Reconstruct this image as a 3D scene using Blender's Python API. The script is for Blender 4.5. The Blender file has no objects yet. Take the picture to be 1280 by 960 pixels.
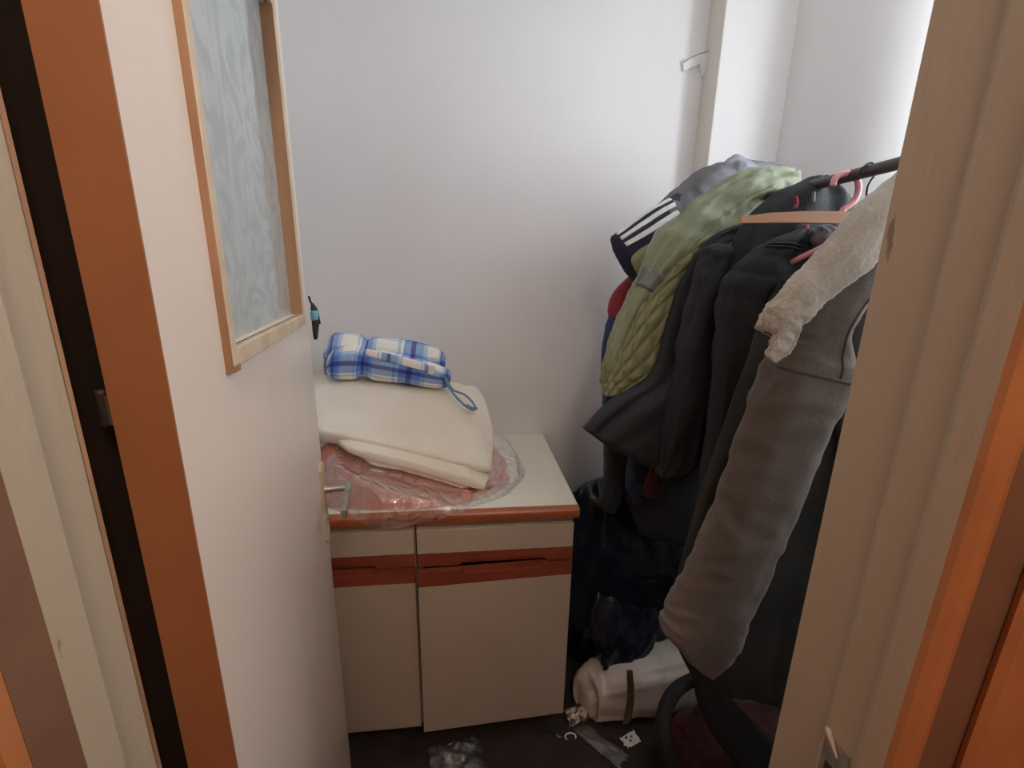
import bpy, bmesh, math, random
from mathutils import Vector, Matrix, noise
random.seed(7)
V = Vector
scn = bpy.context.scene
COL = scn.collection

# ------------------------------------------------------------------ camera
F_PX, CAM_H = 540.0, 1.4883
RX = V((0.9939, -0.0091, 0.1100)); RY = V((-0.1089, -0.2441, 0.9636)); RZ = V((0.0180, -0.9697, -0.2436))
right = V((RX[0], RY[0], RZ[0])); down = V((RX[1], RY[1], RZ[1])); fwd = V((RX[2], RY[2], RZ[2]))
cd = bpy.data.cameras.new('camera'); cam = bpy.data.objects.new('camera', cd); COL.objects.link(cam)
cd.sensor_width = 36.0; cd.lens = 36.0 * F_PX / 1280.0; cd.clip_start = 0.02; cd.clip_end = 50
m = Matrix(((right[0], -down[0], -fwd[0], 0), (right[1], -down[1], -fwd[1], 0), (right[2], -down[2], -fwd[2], CAM_H), (0, 0, 0, 1)))
cam.matrix_world = m
scn.camera = cam
CAM = V((0, 0, CAM_H))

def at(px, py, Y):
    """point of the photograph's pixel at the depth Y (metres into the closet)"""
    v = V((px - 640, py - 480, F_PX)); r = V((RX.dot(v), RY.dot(v), RZ.dot(v)))
    return CAM + r * (Y / r[1])

# ------------------------------------------------------------------ view, world, lights
scn.view_settings.view_transform = 'Standard'; scn.view_settings.look = 'None'
scn.view_settings.gamma = 1.0; scn.view_settings.use_curve_mapping = False
scn.view_settings.exposure = 0.0
scn.cycles.diffuse_bounces = 12; scn.cycles.max_bounces = 16; scn.cycles.transparent_max_bounces = 16
w = bpy.data.worlds.new('world'); scn.world = w; w.use_nodes = True
w.node_tree.nodes['Background'].inputs[0].default_value = (0.75, 0.87, 1.0, 1)
w.node_tree.nodes['Background'].inputs[1].default_value = 2.0

def area(name, loc, rot, sx, sy, power, col):
    l = bpy.data.lights.new(name, 'AREA'); l.shape = 'RECTANGLE'; l.size = sx; l.size_y = sy; l.energy = power; l.color = col
    o = bpy.data.objects.new(name, l); COL.objects.link(o); o.location = loc; o.rotation_euler = rot
    return o
# daylight entering by the window in the right-hand wall
WIN = dict(y0=0.46, y1=1.00, z0=1.50, z1=2.40)
area('daylight', (1.405, 0.73, 1.95), (0, math.radians(90), 0), 0.86, 0.50, 16.0, (0.88, 0.93, 1.0))
# hall ceiling lamp (the bulb is inside the globe built below)
HALL_W = 29.0

# ------------------------------------------------------------------ materials
MATS = {}
def mat(name, col, rough=0.6, col2=None, scale=12.0, bump=0.0, bscale=120.0, metal=0.0, spec=0.5, detail=4.0, lo=0.35, hi=0.7, sheen=0.0, coat=0.0, stretch=None):
    if name in MATS: return MATS[name]
    mt = bpy.data.materials.new(name); mt.use_nodes = True; MATS[name] = mt
    nt = mt.node_tree; b = nt.nodes['Principled BSDF']
    b.inputs['Roughness'].default_value = rough; b.inputs['Metallic'].default_value = metal
    b.inputs['Specular IOR Level'].default_value = spec
    b.inputs['Sheen Weight'].default_value = sheen; b.inputs['Coat Weight'].default_value = coat
    tc = nt.nodes.new('ShaderNodeTexCoord'); src = tc.outputs['Object']
    if stretch:
        mp = nt.nodes.new('ShaderNodeMapping'); mp.inputs['Scale'].default_value = stretch
        nt.links.new(src, mp.inputs['Vector']); src = mp.outputs['Vector']
    if col2 is None: col2 = tuple(c * 0.86 for c in col)
    n = nt.nodes.new('ShaderNodeTexNoise'); n.inputs['Scale'].default_value = scale; n.inputs['Detail'].default_value = detail
    r = nt.nodes.new('ShaderNodeValToRGB')
    r.color_ramp.elements[0].position = lo; r.color_ramp.elements[0].color = (*col, 1)
    r.color_ramp.elements[1].position = hi; r.color_ramp.elements[1].color = (*col2, 1)
    nt.links.new(src, n.inputs['Vector']); nt.links.new(n.outputs['Fac'], r.inputs['Fac']); nt.links.new(r.outputs['Color'], b.inputs['Base Color'])
    if bump > 0:
        n2 = nt.nodes.new('ShaderNodeTexNoise'); n2.inputs['Scale'].default_value = bscale; n2.inputs['Detail'].default_value = 3
        bp = nt.nodes.new('ShaderNodeBump'); bp.inputs['Strength'].default_value = bump; bp.inputs['Distance'].default_value = 0.004
        nt.links.new(src, n2.inputs['Vector']); nt.links.new(n2.outputs['Fac'], bp.inputs['Height']); nt.links.new(bp.outputs['Normal'], b.inputs['Normal'])
    return mt

def painted_mat(name, col, dirt, chip, rough=0.45, dirt_amt=(0.5, 0.8), chip_amt=(0.70, 0.72), stretch=(1, 1, 0.25), bump=0.55):
    """old gloss paint: brush relief, dirty patches, chips showing the wood"""
    if name in MATS: return MATS[name]
    mt = bpy.data.materials.new(name); mt.use_nodes = True; MATS[name] = mt
    nt = mt.node_tree; b = nt.nodes['Principled BSDF']; b.inputs['Roughness'].default_value = rough
    tc = nt.nodes.new('ShaderNodeTexCoord'); mp = nt.nodes.new('ShaderNodeMapping'); mp.inputs['Scale'].default_value = stretch
    nt.links.new(tc.outputs['Object'], mp.inputs['Vector'])
    def ramp(scale, detail, p0, p1):
        n = nt.nodes.new('ShaderNodeTexNoise'); n.inputs['Scale'].default_value = scale; n.inputs['Detail'].default_value = detail
        nt.links.new(mp.outputs['Vector'], n.inputs['Vector'])
        r = nt.nodes.new('ShaderNodeValToRGB'); r.color_ramp.elements[0].position = p0; r.color_ramp.elements[1].position = p1
        nt.links.new(n.outputs['Fac'], r.inputs['Fac']); return r, n
    def mix(fac, a, bb):
        x = nt.nodes.new('ShaderNodeMix'); x.data_type = 'RGBA'
        nt.links.new(fac, x.inputs[0])
        if isinstance(a, tuple): x.inputs[6].default_value = (*a, 1)
        else: nt.links.new(a, x.inputs[6])
        x.inputs[7].default_value = (*bb, 1); return x.outputs[2]
    r1, _ = ramp(5.0, 6, *dirt_amt); r2, _ = ramp(46.0, 6, *chip_amt)
    c = mix(r1.outputs['Color'], col, dirt); c = mix(r2.outputs['Color'], c, chip)
    nt.links.new(c, b.inputs['Base Color'])
    _, n3 = ramp(90.0, 3, 0, 1); bp = nt.nodes.new('ShaderNodeBump'); bp.inputs['Strength'].default_value = bump; bp.inputs['Distance'].default_value = 0.002
    nt.links.new(n3.outputs['Fac'], bp.inputs['Height']); nt.links.new(bp.outputs['Normal'], b.inputs['Normal'])
    return mt

def film_mat(name, tint=(0.96, 0.95, 0.95), haze=0.04, gloss=0.13, streak=0.24):
    """thin clear plastic film: mostly see-through, glossy, a little milky along creases"""
    mt = bpy.data.materials.new(name); mt.use_nodes = True; nt = mt.node_tree
    for n in list(nt.nodes):
        if n.type != 'OUTPUT_MATERIAL': nt.nodes.remove(n)
    out = [n for n in nt.nodes if n.type == 'OUTPUT_MATERIAL'][0]
    tr = nt.nodes.new('ShaderNodeBsdfTransparent'); tr.inputs[0].default_value = (*tint, 1)
    gl = nt.nodes.new('ShaderNodeBsdfGlossy'); gl.inputs['Roughness'].default_value = 0.14; gl.inputs[0].default_value = (1, 1, 1, 1)
    df = nt.nodes.new('ShaderNodeBsdfDiffuse'); df.inputs[0].default_value = (0.9, 0.88, 0.86, 1)
    tc = nt.nodes.new('ShaderNodeTexCoord'); n1 = nt.nodes.new('ShaderNodeTexNoise'); n1.inputs['Scale'].default_value = 14; n1.inputs['Detail'].default_value = 6; n1.inputs['Distortion'].default_value = 1.5
    nt.links.new(tc.outputs['Object'], n1.inputs['Vector'])
    r = nt.nodes.new('ShaderNodeValToRGB'); r.color_ramp.elements[0].position = 0.45; r.color_ramp.elements[0].color = (haze, haze, haze, 1)
    r.color_ramp.elements[1].position = 0.75; r.color_ramp.elements[1].color = (streak, streak, streak, 1)
    nt.links.new(n1.outputs['Fac'], r.inputs['Fac'])
    bp = nt.nodes.new('ShaderNodeBump'); bp.inputs['Strength'].default_value = 1.0; bp.inputs['Distance'].default_value = 0.022
    nt.links.new(n1.outputs['Fac'], bp.inputs['Height'])
    for s in (gl, df): nt.links.new(bp.outputs['Normal'], s.inputs['Normal'])
    m1 = nt.nodes.new('ShaderNodeMixShader'); nt.links.new(r.outputs['Color'], m1.inputs[0]); nt.links.new(tr.outputs[0], m1.inputs[1]); nt.links.new(df.outputs[0], m1.inputs[2])
    lw = nt.nodes.new('ShaderNodeLayerWeight'); lw.inputs['Blend'].default_value = 0.25; nt.links.new(bp.outputs['Normal'], lw.inputs['Normal'])
    ma = nt.nodes.new('ShaderNodeMath'); ma.operation = 'MULTIPLY_ADD'; ma.inputs[1].default_value = 0.5; ma.inputs[2].default_value = gloss; nt.links.new(lw.outputs['Fresnel'], ma.inputs[0])
    m2 = nt.nodes.new('ShaderNodeMixShader'); nt.links.new(ma.outputs[0], m2.inputs[0]); nt.links.new(m1.outputs[0], m2.inputs[1]); nt.links.new(gl.outputs[0], m2.inputs[2])
    nt.links.new(m2.outputs[0], out.inputs['Surface'])
    return mt

def plaid_mat():
    mt = bpy.data.materials.new('plaid'); mt.use_nodes = True; nt = mt.node_tree; b = nt.nodes['Principled BSDF']; b.inputs['Roughness'].default_value = 0.85
    uv = nt.nodes.new('ShaderNodeUVMap'); uv.uv_map = 'UVMap'; sp = nt.nodes.new('ShaderNodeSeparateXYZ'); nt.links.new(uv.outputs[0], sp.inputs[0])
    def band(sock, per, ramp):
        d = nt.nodes.new('ShaderNodeMath'); d.operation = 'DIVIDE'; d.inputs[1].default_value = per; nt.links.new(sock, d.inputs[0])
        f = nt.nodes.new('ShaderNodeMath'); f.operation = 'FRACT'; nt.links.new(d.outputs[0], f.inputs[0])
        r = nt.nodes.new('ShaderNodeValToRGB'); r.color_ramp.interpolation = 'CONSTANT'
        e = r.color_ramp.elements; e[0].position = 0; e[0].color = (*ramp[0][1], 1); e[1].position = ramp[1][0]; e[1].color = (*ramp[1][1], 1)
        for p, c in ramp[2:]:
            q = e.new(p); q.color = (*c, 1)
        nt.links.new(f.outputs[0], r.inputs['Fac']); return r.outputs['Color']
    W, Bl, Nv, Lb = (0.95, 0.94, 0.89), (0.33, 0.48, 0.80), (0.13, 0.17, 0.42), (0.56, 0.70, 0.92)
    seq = [(0, W), (0.34, Lb), (0.40, W), (0.45, Bl), (0.60, Nv), (0.69, Bl), (0.84, Lb), (0.93, W)]
    a = band(sp.outputs['X'], 0.105, seq); c = band(sp.outputs['Y'], 0.105, seq)
    x = nt.nodes.new('ShaderNodeMix'); x.data_type = 'RGBA'; x.blend_type = 'MULTIPLY'; x.inputs[0].default_value = 1.0
    nt.links.new(a, x.inputs[6]); nt.links.new(c, x.inputs[7]); nt.links.new(x.outputs[2], b.inputs['Base Color'])
    return mt

M = {}
M['wall'] = mat('plaster', (0.86, 0.84, 0.83), 0.85, (0.82, 0.80, 0.785), 2.5, 0.12, 60)
M['wall_shaded'] = mat('shaded_beige_plaster', (0.74, 0.70, 0.62), 0.85, (0.68, 0.64, 0.56), 4, 0.12, 60)  # chase side: its shade is part of this beige
M['hall_wall'] = mat('hall_paint', (0.52, 0.22, 0.095), 0.6, (0.45, 0.18, 0.075), 4, 0.1, 60)
M['ceiling'] = mat('ceiling_paint', (0.87, 0.86, 0.84), 0.9)
M['floor'] = mat('floor_carpet', (0.040, 0.026, 0.020), 0.95, (0.018, 0.012, 0.010), 9, 0.6, 300)
M['jamb'] = painted_mat('jamb_paint', (0.45, 0.375, 0.265), (0.385, 0.305, 0.20), (0.26, 0.165, 0.095), 0.5, (0.45, 0.75), (0.675, 0.70))
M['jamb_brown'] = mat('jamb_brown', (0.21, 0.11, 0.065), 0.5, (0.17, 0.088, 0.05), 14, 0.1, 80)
M['shaded_brown'] = mat('shaded_brown', (0.030, 0.015, 0.009), 0.6, (0.022, 0.011, 0.006), 14)  # brown darkened to carry the shade inside the hinge gap
M['jamb_orange'] = mat('jamb_orange', (0.46, 0.19, 0.07), 0.5, (0.38, 0.15, 0.055), 14, 0.1, 80)
M['door'] = painted_mat('door_paint', (0.77, 0.655, 0.545), (0.72, 0.59, 0.47), (0.48, 0.35, 0.24), 0.35, (0.5, 0.85), (0.76, 0.80), (1, 1, 0.4), 0.12)
M['door_edge'] = mat('door_edge_brown', (0.33, 0.13, 0.048), 0.5, (0.29, 0.11, 0.04), 8, 0.1, 60)
M['bead'] = mat('bead_paint', (0.66, 0.53, 0.37), 0.5, (0.52, 0.38, 0.24), 20)
M['bead_wood'] = mat('bead_wood', (0.42, 0.235, 0.12), 0.6, (0.30, 0.155, 0.075), 25, stretch=(1, 1, .2))
M['metal'] = mat('handle_metal', (0.55, 0.54, 0.47), 0.38, (0.36, 0.34, 0.28), 40, metal=0.8)
M['laminate'] = mat('cabinet_laminate', (0.49, 0.405, 0.32), 0.5, (0.45, 0.37, 0.285), 5)
M['carcass'] = mat('cabinet_carcass', (0.52, 0.44, 0.34), 0.6)
M['red'] = mat('red_rail', (0.27, 0.062, 0.03), 0.4, (0.22, 0.045, 0.022), 20, stretch=(.3, 1, 1))
M['worktop'] = mat('worktop_laminate', (0.84, 0.82, 0.70), 0.4, (0.80, 0.78, 0.65), 5)
M['worktop_edge'] = mat('worktop_edge', (0.42, 0.125, 0.045), 0.4, (0.34, 0.095, 0.033), 14, stretch=(.3, 1, 1))
M['quilt'] = mat('quilt_cotton', (0.86, 0.81, 0.71), 0.9, (0.78, 0.70, 0.57), 5, 0.3, 90, sheen=.2)
M['pink'] = mat('pink_cloth', (0.70, 0.27, 0.21), 0.9, (0.60, 0.33, 0.28), 8, 0.2, 60)
M['film'] = film_mat('clear_film')
M['film_white'] = film_mat('milky_film', (0.9, 0.9, 0.9), 0.03, 0.06, 0.14)
M['plaid'] = plaid_mat()
M['cord_blue'] = mat('cord_blue', (0.16, 0.28, 0.36), 0.8)
M['rod'] = mat('rod_metal', (0.10, 0.092, 0.09), 0.4, metal=0.3)
M['hanger_wood'] = mat('hanger_wood', (0.58, 0.32, 0.18), 0.45, (0.46, 0.235, 0.12), 30, stretch=(.2, 1, 1))
M['pink_plastic'] = mat('pink_plastic', (0.82, 0.36, 0.40), 0.35)
M['dark_wire'] = mat('dark_wire', (0.03, 0.03, 0.035), 0.4, metal=.6)
M['cream'] = mat('cream_cord', (0.56, 0.51, 0.42), 0.95, (0.45, 0.40, 0.32), 14, 0.5, 160, sheen=.3)
M['taupe'] = mat('taupe_cotton', (0.140, 0.112, 0.090), 0.9, (0.102, 0.080, 0.062), 7, 0.35, 220, sheen=.2)
M['taupe_dark'] = mat('dark_taupe', (0.10, 0.082, 0.072), 0.9, (0.075, 0.062, 0.055), 7, 0.3, 200)  # darker taupe, also colours the painted shade inside the cuff
M['charcoal'] = mat('charcoal_wool', (0.040, 0.040, 0.034), 0.95, (0.026, 0.025, 0.021), 9, 0.4, 250)
M['black_nylon'] = mat('black_nylon', (0.022, 0.024, 0.028), 0.85, (0.014, 0.015, 0.018), 9, 0.2, 200)
M['black_cloth'] = mat('black_cloth', (0.026, 0.027, 0.033), 0.8, (0.016, 0.017, 0.021), 9, 0.3, 200)
M['scuff'] = mat('scuff_grey', (0.33, 0.36, 0.42), 0.8, (0.1, 0.1, 0.12), 60, lo=.4, hi=.6)
M['green'] = mat('green_nylon', (0.235, 0.262, 0.155), 0.6, (0.18, 0.205, 0.115), 7, 0.2, 120, sheen=.2)
M['green_quilt'] = mat('green_quilted', (0.235, 0.238, 0.118), 0.65, (0.19, 0.195, 0.09), 10, 0.2, 120, sheen=.2)
M['reflect'] = mat('reflective_grey', (0.17, 0.17, 0.16), 0.5)
M['grey'] = mat('grey_nylon', (0.17, 0.165, 0.175), 0.55, (0.11, 0.11, 0.12), 9, 0.2, 120)
M['grey_light'] = mat('grey_light_nylon', (0.30, 0.30, 0.345), 0.55, (0.20, 0.20, 0.24), 9, 0.2, 120)
M['navy'] = mat('navy_cloth', (0.017, 0.022, 0.055), 0.75, (0.012, 0.015, 0.035), 9, 0.2, 120)
M['navy_blue'] = mat('navy_blue_cloth', (0.025, 0.035, 0.13), 0.75, (0.018, 0.024, 0.085), 9, 0.2, 120)
M['red_cloth'] = mat('red_cloth', (0.28, 0.025, 0.035), 0.8)
M['white_cloth'] = mat('white_stripe', (0.80, 0.78, 0.76), 0.8)
M['bin_bag'] = mat('bin_bag', (0.007, 0.013, 0.026), 0.26, (0.005, 0.009, 0.018), 9, 0.5, 30)
M['white_bag'] = mat('white_bag', (0.66, 0.60, 0.52), 0.5, (0.52, 0.46, 0.38), 9, 0.4, 40)
M['strap_brown'] = mat('strap_brown', (0.16, 0.085, 0.04), 0.6)
M['crack'] = mat('crack_dust', (0.40, 0.33, 0.24), 0.9)
M['dark_red'] = mat('dark_red_cloth', (0.07, 0.012, 0.012), 0.85, (0.03, 0.008, 0.008), 12, 0.3, 120)
M['rubber'] = mat('black_webbing', (0.018, 0.016, 0.017), 0.7)
M['grey_card'] = mat('grey_cloth', (0.26, 0.23, 0.20), 0.85)
M['paper'] = mat('paper', (0.74, 0.70, 0.64), 0.7)
M['print_and_shade'] = mat('print_and_shade', (0.06, 0.04, 0.035), 0.7)  # dark print, also the painted shade of latch hole and plinth
M['wrapper'] = mat('wrapper', (0.58, 0.47, 0.38), 0.5, (0.10, 0.07, 0.06), 55, lo=.47, hi=.55)
M['teal'] = mat('teal_cloth', (0.15, 0.42, 0.44), 0.7)
M['lamp'] = mat('lamp_glass', (0.9, 0.85, 0.75), 0.3)
M['window_paint'] = mat('window_paint', (0.78, 0.77, 0.74), 0.4)
def glass_mat():
    """patterned obscure glass"""
    mt = bpy.data.materials.new('patterned_glass'); mt.use_nodes = True; nt = mt.node_tree; b = nt.nodes['Principled BSDF']
    b.inputs['Roughness'].default_value = 0.08; b.inputs['Transmission Weight'].default_value = 0.35; b.inputs['IOR'].default_value = 1.45
    tc = nt.nodes.new('ShaderNodeTexCoord'); n = nt.nodes.new('ShaderNodeTexNoise'); n.inputs['Scale'].default_value = 11; n.inputs['Detail'].default_value = 2; n.inputs['Distortion'].default_value = 3.5
    nt.links.new(tc.outputs['Object'], n.inputs['Vector'])
    r = nt.nodes.new('ShaderNodeValToRGB'); e = r.color_ramp.elements; e[0].position = .40; e[0].color = (.62, .66, .64, 1); e[1].position = .62; e[1].color = (.50, .54, .53, 1)
    nt.links.new(n.outputs['Fac'], r.inputs['Fac']); nt.links.new(r.outputs['Color'], b.inputs['Base Color'])
    bp = nt.nodes.new('ShaderNodeBump'); bp.inputs['Strength'].default_value = 0.12; bp.inputs['Distance'].default_value = 0.004
    nt.links.new(n.outputs['Fac'], bp.inputs['Height']); nt.links.new(bp.outputs['Normal'], b.inputs['Normal'])
    return mt
M['pglass'] = glass_mat()
def clear_glass():
    mt = bpy.data.materials.new('clear_glass'); mt.use_nodes = True; nt = mt.node_tree
    for n in list(nt.nodes):
        if n.type != 'OUTPUT_MATERIAL': nt.nodes.remove(n)
    out = [n for n in nt.nodes if n.type == 'OUTPUT_MATERIAL'][0]
    tr = nt.nodes.new('ShaderNodeBsdfTransparent'); gl = nt.nodes.new('ShaderNodeBsdfGlossy'); gl.inputs['Roughness'].default_value = 0.02
    mx = nt.nodes.new('ShaderNodeMixShader'); mx.inputs[0].default_value = 0.06
    nt.links.new(tr.outputs[0], mx.inputs[1]); nt.links.new(gl.outputs[0], mx.inputs[2]); nt.links.new(mx.outputs[0], out.inputs['Surface'])
    return mt
M['glass'] = clear_glass()

# ------------------------------------------------------------------ mesh helpers
def link(name, me, mt, parent=None, smooth=False):
    o = bpy.data.objects.new(name, me); COL.objects.link(o)
    if mt is not None: me.materials.append(mt)
    if smooth:
        for p in me.polygons: p.use_smooth = True
    if parent is not None: o.parent = parent
    return o

def from_bm(name, bm, mt, parent=None, smooth=False):
    me = bpy.data.meshes.new(name); bmesh.ops.recalc_face_normals(bm, faces=bm.faces[:]); bm.to_mesh(me); bm.free()
    return link(name, me, mt, parent, smooth)

def bm_box(bm, a, b, bevel=0.0, seg=2):
    a, b = V(a), V(b)
    vs = [bm.verts.new((x, y, z)) for x in (a[0], b[0]) for y in (a[1], b[1]) for z in (a[2], b[2])]
    fs = [bm.faces.new([vs[i] for i in q]) for q in ((0, 1, 3, 2), (4, 6, 7, 5), (0, 4, 5, 1), (2, 3, 7, 6), (0, 2, 6, 4), (1, 5, 7, 3))]
    if bevel > 0:
        es = list({e for f in fs for e in f.edges})
        bmesh.ops.bevel(bm, geom=es, offset=bevel, segments=seg, affect='EDGES', profile=0.5)

def box(name, a, b, mt, parent=None, bevel=0.0, seg=2):
    bm = bmesh.new(); bm_box(bm, a, b, bevel, seg); return from_bm(name, bm, mt, parent)

def boxes(name, lst, mt, parent=None, bevel=0.0):
    bm = bmesh.new()
    for a, b in lst: bm_box(bm, a, b, bevel)
    return from_bm(name, bm, mt, parent)

def prism(name, pts, z0, z1, mt, parent=None, axis='z', smooth=False):
    """extrude a polygon: axis z -> pts are (x,y); axis y -> pts are (x,z); axis x -> pts are (y,z)"""
    bm = bmesh.new()
    f = {'z': lambda p, t: (p[0], p[1], t), 'y': lambda p, t: (p[0], t, p[1]), 'x': lambda p, t: (t, p[0], p[1])}[axis]
    lo = [bm.verts.new(f(p, z0)) for p in pts]; hi = [bm.verts.new(f(p, z1)) for p in pts]
    n = len(pts)
    for i in range(n): bm.faces.new((lo[i], lo[(i + 1) % n], hi[(i + 1) % n], hi[i]))
    bm.faces.new(lo[::-1]); bm.faces.new(hi)
    return from_bm(name, bm, mt, parent, smooth)

def cr(pts, t):
    """Catmull-Rom through a list of Vectors/floats, t in 0..1"""
    n = len(pts) - 1; x = max(0.0, min(0.99999, t)) * n; i = int(x); f = x - i
    p1, p2 = pts[i], pts[i + 1]; p0 = pts[i - 1] if i > 0 else p1 + (p1 - p2); p3 = pts[i + 2] if i + 2 <= n else p2 + (p2 - p1)
    return 0.5 * ((2 * p1) + (p2 - p0) * f + (2 * p0 - 5 * p1 + 4 * p2 - p3) * f * f + (3 * p1 - p0 - 3 * p2 + p3) * f ** 3)

def nz(x, y, z): return noise.noise(V((x, y, z)))
def ridge(x, y, z): return 1.0 - 2.0 * abs(noise.noise(V((x, y, z))))

class Loft:
    """a soft volume between a left and a right edge curve, with a rounded cross-section of half-thickness h"""
    def __init__(s, rows, disp=None, sq=0.8, arch=0.0, front=V((0, -1, 0))):
        s.L = [V(r[0]) for r in rows]; s.R = [V(r[1]) for r in rows]; s.h = [float(r[2]) for r in rows]
        s.disp, s.sq, s.arch, s.front = disp, sq, arch, front
    def at(s, u, t, off=0.0):
        L, R, h = cr(s.L, t), cr(s.R, t), cr(s.h, t)
        e = 0.01; T = (cr(s.L, min(1, t + e)) + cr(s.R, min(1, t + e)) - cr(s.L, max(0, t - e)) - cr(s.R, max(0, t - e)))
        A = (R - L) * 0.5; Mid = (R + L) * 0.5
        N = A.cross(T)
        if N.length < 1e-9: N = s.front.copy()
        N.normalize()
        if N.dot(s.front) < 0: N = -N
        th = u * 2 * math.pi; c, sn = math.cos(th), math.sin(th)
        cc = math.copysign(abs(c) ** s.sq, c); ss = math.copysign(abs(sn) ** s.sq, sn)
        P = Mid + A * cc + N * (h * ss) + N * (s.arch * (1 - cc * cc))
        nrm = (A.normalized() * (c * h) + N * (sn * A.length)); nrm.normalize()
        d = off
        if s.disp: d += s.disp(u, t, c, sn)
        return P + nrm * d

def loft(name, rows, mt, parent=None, nu=40, nt=44, disp=None, sq=0.8, arch=0.0, front=V((0, -1, 0)), cap=0.5, vscale=None):
    lf = Loft(rows, disp, sq, arch, front)
    verts, faces, uvs = [], [], []
    ln = sum(((lf.L[i + 1] + lf.R[i + 1]) - (lf.L[i] + lf.R[i])).length * .5 for i in range(len(rows) - 1))
    wd = max((r - l).length for l, r in zip(lf.L, lf.R)) * 2.2
    rings = []
    for j in range(nt + 1):
        t = j / nt; rings.append([(lf.at(i / nu, t), (i / nu * wd, t * ln)) for i in range(nu)])
    def capring(ring, nxt):
        c = sum((p for p, _ in ring), V((0, 0, 0))) / nu; c2 = sum((p for p, _ in nxt), V((0, 0, 0))) / nu
        d = (c - c2); d = d.normalized() if d.length > 1e-6 else V((0, 0, 0))
        k = min(0.012, lf.h[0] * .5)
        return [(c + (p - c) * cap + d * k, uv) for p, uv in ring]
    rings = [capring(rings[0], rings[1])] + rings + [capring(rings[-1], rings[-2])]
    for rg in rings:
        for p, uv in rg: verts.append(p); uvs.append(uv)
    n = len(rings)
    for j in range(n - 1):
        for i in range(nu):
            a, b = j * nu + i, j * nu + (i + 1) % nu
            faces.append((a, b, b + nu, a + nu))
    c0 = sum((p for p, _ in rings[0]), V((0, 0, 0))) / nu; c1 = sum((p for p, _ in rings[-1]), V((0, 0, 0))) / nu
    verts += [c0, c1]; uvs += [rings[0][0][1], rings[-1][0][1]]
    k = len(verts)
    for i in range(nu):
        faces.append((k - 2, (i + 1) % nu, i)); b = (n - 1) * nu; faces.append((k - 1, b + i, b + (i + 1) % nu))
    me = bpy.data.meshes.new(name); me.from_pydata([tuple(v) for v in verts], [], faces)
    ul = me.uv_layers.new(name='UVMap')
    for p in me.polygons:
        us = [uvs[me.loops[li].vertex_index] for li in p.loop_indices]
        wrap = max(x[0] for x in us) - min(x[0] for x in us) > wd * .5
        for li, uv in zip(p.loop_indices, us):
            ul.data[li].uv = (uv[0] + (wd if wrap and uv[0] < wd * .5 else 0), uv[1])
    bm = bmesh.new(); bm.from_mesh(me); bmesh.ops.recalc_face_normals(bm, faces=bm.faces[:]); bm.to_mesh(me); bm.free()
    o = link(name, me, mt, parent, True); o_l = lf
    return o, lf

def patch_on(name, lf, u0, u1, t0, t1, mt, parent, off=0.003, nu=6, nt=24, uoff=None):
    """a strip of cloth sewn on the surface of a loft, with its own thickness"""
    verts, faces = [], []
    for k, o in enumerate((off, off - 0.004)):
        for j in range(nt + 1):
            t = t0 + (t1 - t0) * j / nt; du = uoff(j / nt) if uoff else 0
            for i in range(nu + 1): verts.append(tuple(lf.at(u0 + (u1 - u0) * i / nu + du, t, o)))
    S = (nt + 1) * (nu + 1); idx = lambda j, i: j * (nu + 1) + i
    for j in range(nt):
        for i in range(nu):
            q = (idx(j, i), idx(j, i + 1), idx(j + 1, i + 1), idx(j + 1, i)); faces.append(q); faces.append(tuple(S + v for v in q[::-1]))
    ring = [idx(0, i) for i in range(nu + 1)] + [idx(j, nu) for j in range(1, nt + 1)] + [idx(nt, i) for i in range(nu - 1, -1, -1)] + [idx(j, 0) for j in range(nt - 1, 0, -1)]
    for a, b in zip(ring, ring[1:] + ring[:1]): faces.append((b, a, a + S, b + S))
    me = bpy.data.meshes.new(name); me.from_pydata(verts, [], faces)
    bm = bmesh.new(); bm.from_mesh(me); bmesh.ops.recalc_face_normals(bm, faces=bm.faces[:]); bm.to_mesh(me); bm.free()
    return link(name, me, mt, parent, True)

def pipe(name, pts, rad, mt, parent=None, n=10, sub=8, flat=None):
    """a round (or flattened) bar following points; rad is a number or one per point"""
    pts = [V(p) for p in pts]; rads = rad if isinstance(rad, (list, tuple)) else [rad] * len(pts)
    N = (len(pts) - 1) * sub; bm = bmesh.new(); rings = []; up = V((0, 0, 1))
    for j in range(N + 1):
        t = j / N; p = cr(pts, t); T = (cr(pts, min(1, t + .01)) - cr(pts, max(0, t - .01))).normalized(); r = max(1e-4, cr([float(x) for x in rads], t))
        if j == 0:
            ref = up if abs(T.dot(up)) < .9 else V((1, 0, 0)); nrm = (ref - T * ref.dot(T)).normalized()
        else: nrm = (nrm - T * nrm.dot(T)).normalized()
        bi = T.cross(nrm); f = flat or 1.0
        rings.append([bm.verts.new(p + nrm * (math.cos(a) * r) + bi * (math.sin(a) * r * f)) for a in (2 * math.pi * i / n for i in range(n))])
    for a, b in zip(rings, rings[1:]):
        for i in range(n): bm.faces.new((a[i], a[(i + 1) % n], b[(i + 1) % n], b[i]))
    bm.faces.new(rings[0][::-1]); bm.faces.new(rings[-1])
    return from_bm(name, bm, mt, parent, True)

def tag(o, label=None, cat=None, group=None, kind=None):
    if label: o['label'] = label
    if cat: o['category'] = cat
    if group: o['group'] = group
    if kind: o['kind'] = kind
    return o

def empty(name, loc=(0, 0, 0)):
    o = bpy.data.objects.new(name, None); COL.objects.link(o); o.location = loc; o.empty_display_size = 0.05
    return o

def thing(name, label, cat, loc=(0, 0, 0), group=None):
    return tag(empty(name, loc), label, cat, group)

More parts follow.
